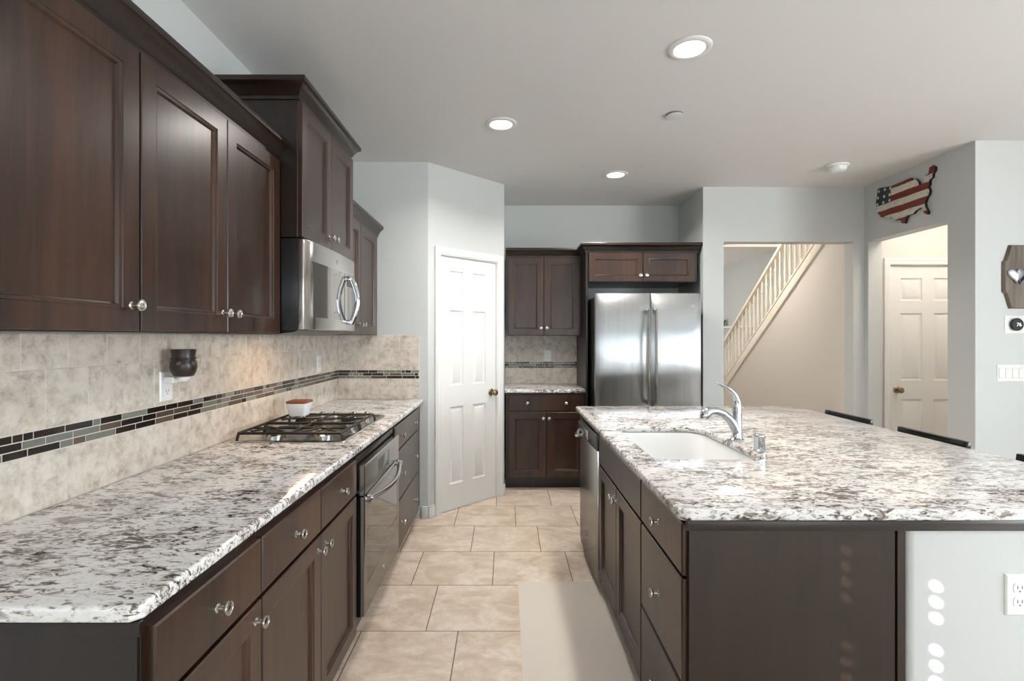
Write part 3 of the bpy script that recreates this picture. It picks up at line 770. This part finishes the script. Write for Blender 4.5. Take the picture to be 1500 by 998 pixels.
t = thing('light_switch', 'white multi-gang switch plate beneath the thermostat', 'light switch', (3.44, 3.49, 1.145), 0)
MB().rect([(-.096, .096, -.057, .057, 0), (-.096, .096, -.057, .057, -.003), (-.091, .091, -.052, .052, -.006)]).build('switch_plate', M['outlet'], t, smooth=25)
for x in (-.068, -.023, .023, .068):
    MB().rect([(x-.0165, x+.0165, -.033, .033, -.0055), (x-.0165, x+.0165, -.033, .033, -.0075), (x-.0155, x+.0155, -.031, .031, -.009)]).build('rocker', M['outlet'], t, smooth=20)
    MB().box(x-.0172, -.0065, -.034, x+.0172, -.0058, .034).build('rocker_gap', M['slot'], t)
t = thing('thermostat', 'round black thermostat on a white plate below the heart plaque', 'thermostat', (3.490, 3.49, 1.476), 0)
MB().rect([(-.093, .093, -.060, .060, 0), (-.093, .093, -.060, .060, -.003), (-.090, .090, -.057, .057, -.005)]).build('wall_plate', M['outlet'], t, smooth=25)
MB().lathe([(.040, -.005), (.043, -.010), (.043, -.020), (.039, -.024), (0, -.0245)], (-.022, 0, 0), 'y', 32).build('dial', M['black'], t)
def text(s, size, parent, loc, rot, mat, name='digits'):
    cu = bpy.data.curves.new(name, 'FONT'); cu.body = s; cu.size = size; cu.align_x = 'CENTER'; cu.align_y = 'CENTER'; cu.extrude = .0004
    tmp = bpy.data.objects.new(name, cu); me = bpy.data.meshes.new_from_object(tmp); bpy.data.objects.remove(tmp)
    me.materials.clear(); me.materials.append(mat)
    o = bpy.data.objects.new(name, me); COL.objects.link(o); o.parent = parent; o.location = loc; o.rotation_euler = rot
    return o
text('76', .034, t, (-.016, -.0251, -.002), (PI/2, 0, 0), plain('screen_digits', 'E6F2FA', .4, 0, 1.2))

# plaque with heart
pl = thing('heart_plaque', 'stained wooden octagonal plaque with a shiny metal heart', 'wall plaque', (3.492, 3.49, 1.800), 0)
O = [(-.068, -.216), (.068, -.216), (.100, -.112), (.114, -.104), (.114, .104), (.100, .112), (.068, .216), (-.068, .216), (-.100, .112), (-.114, .104), (-.114, -.104), (-.100, -.112)]
MB().rings([[(x*k, y, z*k2) for x, z in O] for k, k2, y in ((1, 1, 0), (1, 1, -.010), (.93, .965, -.021))]).build('board', [wood('grey_brown_plank', '4B3E33', '83766A', .5)], pl, smooth=20)
H = []
for i in range(28):
    a = 2*PI*i/28; H.append((.056*math.sin(a)**3*1.0, .056/16*(13*math.cos(a)-5*math.cos(2*a)-2*math.cos(3*a)-math.cos(4*a))))
hs_ = MB().rings([[(x*k-.040, y, z*k+.012) for x, z in H] for k, y in ((.9, -.021), (1.0, -.026), (.97, -.031), (.75, -.036), (.4, -.039), (.1, -.040))])
hs_.build('heart', plain('polished_metal', 'D3D6DE', .3, 1), pl, smooth=50)
hk = MB().rings([[(x*k-.012, y, z*k+.006) for x, z in H] for k, y in ((.9, -.0205), (1.0, -.023), (.9, -.028), (.4, -.030))])
hk.build('heart_backing', plain('dark_metal_heart', '2A2B33', .3, .7), pl, smooth=50)

# map sign
UM = [(4.379,2.653),(4.357,2.658),(4.228,2.636),(4.131,2.637),(4.024,2.641),(4.011,2.625),(3.974,2.617),(3.949,2.591),(3.937,2.558),(3.893,2.561),(3.891,2.613),(3.851,2.621),(3.842,2.667),(3.822,2.674),(3.794,2.651),(3.796,2.628),(3.814,2.606),(3.816,2.582),(3.844,2.569),(3.845,2.536),(3.855,2.52),(3.842,2.486),(3.851,2.46),(3.868,2.443),(3.885,2.411),(3.881,2.378),(3.857,2.335),(3.863,2.315),(3.889,2.331),(3.906,2.356),(3.9,2.37),(3.92,2.382),(3.943,2.378),(3.974,2.37),(3.994,2.353),(4.047,2.352),(4.07,2.332),(4.08,2.295),(4.11,2.303),(4.131,2.344),(4.166,2.34),(4.183,2.348),(4.219,2.379),(4.246,2.377),(4.292,2.396),(4.34,2.406),(4.35,2.427),(4.372,2.443),(4.391,2.494),(4.398,2.545),(4.384,2.597)]
US = [(4.362,2.63),(4.292,2.627),(4.231,2.622),(4.372,2.576),(4.301,2.571),(4.239,2.568),(4.379,2.522),(4.31,2.522),(4.241,2.523)]
s = NT('flag_paint'); tc = s.n('ShaderNodeTexCoord'); sp = s.n('ShaderNodeSeparateXYZ'); s.l(tc.outputs['Object'], sp.inputs[0])
wob = s.math('MULTIPLY', s.math('SUBTRACT', s.noise(s.coord('Object', (1, 1, 1)), 9, 3), .5), .012)
zz = s.math('ADD', sp.outputs[2], wob)
k = s.math('FLOOR', s.math('DIVIDE', s.math('SUBTRACT', zz, -.15-.0525*4), .0525))
odd = s.math('MODULO', k, 2.0)
wearn = s.noise(s.coord('Object', (1, 8, 30)), 2.2, 5, .7)
redc = s.ramp(wearn, [(.3, hexc('5A120E')), (.7, hexc('7E1F18'))])
whc = s.ramp(wearn, [(.28, hexc('8F8674')), (.45, hexc('CFC8B6')), (.7, hexc('DDD8CA'))])
col = s.mix(s.math('GREATER_THAN', odd, .5), whc, redc)
cant = s.math('MULTIPLY', s.math('GREATER_THAN', sp.outputs[1], .128), s.math('GREATER_THAN', zz, .006))
col = s.mix(cant, col, hexc('20262E')); s.set(Base_Color=col, Roughness=.4)
um = thing('map_sign', 'weathered map-shaped wall sign painted with stars and stripes above the opening', 'wall sign', (3.20, 4.10, 2.50), 0)
b = MB()
P = [(y-4.10, z-2.50) for y, z in UM]
b.prism(P, -.022, -.001, 'x'); bmb = b.build('map_board', [s.m, plain('flag_edge', '1B1512', .6)], um, smooth=0)
for f_ in bmb.data.polygons:
    if abs(f_.normal.x) < .5: f_.material_index = 1
def star(r): return [(math.sin(i*PI/5)*(r if i % 2 == 0 else r*.42), math.cos(i*PI/5)*(r if i % 2 == 0 else r*.42)) for i in range(10)]
sm = plain('star_white', 'D8D4C8', .5)
for y, z in US:
    MB().prism([(y-4.10+p, z-2.50+q) for p, q in star(.0165)], -.0235, -.0215, 'x').build('star', sm, um, smooth=0)

# ------------------------------------------------------------------ ceiling fittings
def can(label, x, y, p=16, grp=None):
    t = thing('recessed_light', label, 'ceiling light', (x, y, CZ), 0, grp)
    MB().lathe([(.100, 0), (.100, -.003), (.094, -.007), (.074, -.009), (.070, -.007), (.068, -.001)], (0, 0, 0), 'z', 36).build('trim_ring', M['white'], t)
    MB().lathe([(.069, 0), (.069, -.003), (.055, -.004), (0, -.0045)], (0, 0, 0), 'z', 36).build('lens', M['lens'], t)
    area('lamp', (0, 0, -.012), (0, 0, 0), .13, .13, p, (1, .95, .90), t, 'DISK', math.radians(150))
can('glowing recessed ceiling light nearest the camera, above the island', .85, 2.369)
can('glowing recessed ceiling light above the floor aisle', -.03, 3.215)
can('small glowing recessed ceiling light in front of the refrigerator', .905, 4.218)
can('added fill light behind the camera, built like the recessed ceiling lights', 2.9, -.6)  # added to brighten the room; no such fitting is known here
t = thing('sprinkler_cover', 'flat round sprinkler cover plate flush on the ceiling', 'sprinkler', (1.013, 3.076, CZ))
MB().lathe([(.050, -.010), (.050, -.013), (.048, -.0135), (0, -.0135)], (0, 0, 0), 'z', 32).build('cover', M['ceiling'], t)
MB().lathe([(.049, 0), (.049, -.010), (0, -.010)], (0, 0, 0), 'z', 32).build('cover_shadow_gap', M['slot'], t)  # dark disc stands in for the shadow ring above the cover
t = thing('smoke_detector', 'round white smoke detector on the ceiling near the opening', 'smoke detector', (2.587, 4.0, CZ))
MB().lathe([(.082, 0), (.082, -.009), (.078, -.011), (0, -.011)], (0, 0, 0), 'z', 32).build('mounting_ring', M['outlet'], t)
MB().lathe([(.060, -.011), (.060, -.013), (.066, -.015), (.066, -.028), (.060, -.042), (.045, -.050), (.02, -.052), (0, -.052)], (0, 0, 0), 'z', 32).build('sensor_body', M['outlet'], t)

# ------------------------------------------------------------------ refrigerator
f = thing('refrigerator', 'tall french-door stainless refrigerator in the alcove', 'refrigerator', (.768, 4.375, 0), 0)
w = .905
MB().box(.006, .075, .03, w-.006, .82, 1.735).build('refrigerator_body', M['fridge_side'], f, bevel=.004)
def fdoor(x0, x1, z0, z1, nm, bow=.008):
    n = 10; F = []
    for i in range(n+1):
        t_ = i/n; F.append((x0+(x1-x0)*t_, .006-bow*(1-(2*t_-1)**2)*1.0))
    F[0] = (x0, .014); F[-1] = (x1, .014)
    return MB().prism([(x0, .07)] + F + [(x1, .07)], z0, z1).build(nm, M['fsteel'], f, bevel=.003, smooth=40)
m = w/2 + .018
fd1 = fdoor(0, m-.0025, .72, 1.765, 'door'); fd2 = fdoor(m+.0025, w, .72, 1.765, 'door'); fd3 = fdoor(0, w, .06, .712, 'freezer_drawer', .010)
def fhandle(x, par):
    MB().tube([(x, -.048-.012*math.sin(PI*i/12), .82+.80*i/12) for i in range(13)], .0125, 12, 1.3).build('handle', M['steel'], par)
    for z in (.835, 1.605):
        MB().box(x-.013, -.056, z-.022, x+.013, .004, z+.022).build('handle_post', M['chrome'], par, bevel=.005)
fhandle(m-.030, fd1); fhandle(m+.030, fd2)
hz = MB().tube([(.12+(w-.24)*i/12, -.048-.012*math.sin(PI*i/12), .655) for i in range(13)], .0125, 12); hz.build('handle', M['steel'], fd3)
badge(fd2, w-.075, .004, 1.655, .019)
MB().box(.012, .03, 1.735, .10, .14, 1.76).box(w-.10, .03, 1.735, w-.012, .14, 1.76).build('hinge_cover', M['fridge_side'], f, bevel=.004)
for x in (.06, w-.06): MB().lathe([(.02, 0), (.02, .03)], (x, .2, 0), 'z', 12).build('foot', M['black'], f)
MB().box(.02, .08, .015, w-.02, .12, .06).build('grille', M['black'], f)

# ------------------------------------------------------------------ smooth retouched floor patch, built as a thin added sheet
fm = tag(MB().prism(rrect(.068, .555, 1.35, 2.902, .004, 3), 0.0005, .004).build('floor_surface', M['mat'], smooth=0), 'smooth pale beige floor patch along the island cabinets, built as a thin sheet', 'floor patch')

# ------------------------------------------------------------------ bar stools
def stool():
    t = thing('bar_stool', '', 'bar stool', (2.138, 3.21, 0))
    # local: seat faces -x, back at +x
    hw = .208
    MB().rings([[(x, y, z) for x, y in rrect(-.40+i, .0-i, -.20+i, .20-i, .05, 5)] for i, z in ((.006, .600), (0, .606), (0, .622), (.012, .632), (.05, .628))]).build('seat', M['lacquer'], t, smooth=40)
    for (x, y, xt, yt) in ((-.40, -.20, -.36, -.165), (-.40, .20, -.36, .165)):
        MB().tube([(x, y, 0), (xt, yt, .604)], [.016, .019], 10).build('leg', M['lacquer'], t)
    for y in (-.185, .185):
        MB().tube([(.03, y*1.08, 0), (-.02, y, .60), (-.004, y, .74), (.012, y, .885)], [.016, .019, .017, .014], 10).build('leg', M['lacquer'], t)
    MB().rings([[(x, y, z) for x, z in ((-.014, .858), (.012, .858), (.018, .906), (-.008, .906))] for y in (-hw, -hw*.5, 0, hw*.5, hw)]).build('top_rail', M['lacquer'], t, bevel=.003)
    for y in (-.11, -.055, 0, .055, .11):
        MB().tube([(-.02, y, .625), (.003, y, .75), (.004, y, .866)], .0085, 8).build('spindle', M['lacquer'], t)
    MB().tube([(-.39, -.19, .20), (-.39, .19, .20)], .010, 8).build('stretcher', M['lacquer'], t)
    MB().tube([(.014, -.19, .28), (.014, .19, .28)], .010, 8).build('stretcher', M['lacquer'], t)
    for y in (-.188, .188): MB().tube([(-.385, y, .24), (.010, y, .24)], .010, 8).build('stretcher', M['lacquer'], t)
    return t
st = stool()
st['label'] = 'black bar stool at the island seating edge, nearest the stair opening'; st['group'] = 'black bar stools along the island'
for y, lb in ((2.577, 'middle black bar stool, its back rail in front of the white passage door'), (1.93, 'black bar stool nearest the camera, only a rail corner showing past the granite')):
    r = st.copy(); COL.objects.link(r); r.location = (2.138, y, 0); r['label'] = lb
    for ch in list(st.children):
        q = ch.copy(); COL.objects.link(q); q.parent = r

# ------------------------------------------------------------------ staircase
TAN = .732
def zs(y): return .632 + TAN*(7.49 - y)
yb_ = 8.353
b = MB().prism([(4.72, 0), (yb_, 0), (4.72, zs(4.72))], 3.215, 3.30, 'x')
struct(b.build('wall_understair', M['hallwall'], smooth=0), 'cream wall under the staircase')
stc = thing('staircase', 'white staircase with turned balusters rising beyond the wide opening', 'staircase', (3.20, 8.4, 0))
SH = (-3.20, -8.4, 0)
yt = 4.74
b = MB().prism([(yb_, 0), (yb_-.05, 0.19), (yt, zs(yt)+.15), (yt, zs(yt))], 3.195, 3.315, 'x'); b.build('stringer', M['cream'], stc, bevel=.004, shift=SH)
b = MB().prism([(yb_-.06, zs(yb_-.06)+.118), (yb_-.06, zs(yb_-.06)+.134), (yt, zs(yt)+.134), (yt, zs(yt)+.118)], 3.187, 3.1955, 'x'); b.build('stringer_molding', M['cream'], stc, shift=SH)
stp = [(yb_, 0)]; y = yb_; z = 0
while y - .245 > 4.74:
    z += .245*TAN; stp.append((y, z)); y -= .245; stp.append((y, z))
stp.append((y, 0))
MB().prism(stp, 3.32, 4.165, 'x').build('steps', plain('stair_carpet', 'B9AE9E', .9), stc, shift=SH, smooth=0)
hr = MB().rings([[(x, y_, zs(y_)+o) for x, o in ((3.222, .735), (3.288, .735), (3.292, .765), (3.280, .793), (3.230, .793), (3.218, .765))] for y_ in (8.30, yt)])
hr.build('handrail', M['cream'], stc, shift=SH, smooth=40)
bz = [(.0155, -.01), (.0155, .085), (.011, .092), (.017, .105), (.017, .112), (.010, .122), (.013, .150), (.0175, .21), (.016, .27), (.0115, .40), (.0105, .445), (.0165, .455), (.0165, .462), (.011, .470), (.012, .485), (.010, .60)]
b0 = MB().lathe(bz, (0, 0, 0), 'z', 12).build('baluster', M['cream'], stc)
ys = [8.22 - .1073*i for i in range(32)]
for i, y_ in enumerate(ys):
    L = (3.255-3.20, y_-8.4, zs(y_)+.15)
    if i == 0: b0.location = L
    else: inst(b0, stc, L)
MB().box(3.205, 8.30, 0, 3.305, 8.40, 1.0).box(3.195, 8.29, 1.0, 3.315, 8.41, 1.03).box(3.215, 8.31, 1.03, 3.295, 8.39, 1.06).build('newel_post', M['cream'], stc, bevel=.004, shift=SH)

# far shelf with a dark plant beyond the stairs
sf = thing('wall_shelf', 'thin white shelf on the far wall beyond the stair balusters', 'shelf', (4.17, 9.3, 1.55))
MB().box(-.18, -.75, 0, 0, .75, .028).build('shelf_board', M['white'], sf, bevel=.003)
for y in (-.5, .5): MB().prism([(-.14, -.002), (-.012, -.002), (-.012, -.10)], y-.01, y+.01, 'y').build('bracket', M['white'], sf)
vp = thing('potted_plant', 'small dark plant on the far shelf', 'plant', (4.08, 9.66, 1.578))
MB().lathe([(.035, 0), (.05, .06), (.05, .065), (.044, .065), (.042, .055), (0, .055)], (0, 0, 0), 'z', 16).build('pot', plain('dark_pot', '3A352F', .5), vp)
pb = MB()
for i in range(26):
    a = rnd.random()*2*PI; e = .3+rnd.random()*1.1; L = .07+rnd.random()*.06
    p = Vector((math.cos(a)*math.cos(e), math.sin(a)*math.cos(e), math.sin(e)))
    pb.tube([(0, 0, .055), tuple(p*L*.5+Vector((0, 0, .06))), tuple(p*L+Vector((0, 0, .055)))], [.004, .014, .001], 6, .25)
pb.build('foliage', plain('dark_leaf', '2B3424', .6), vp)
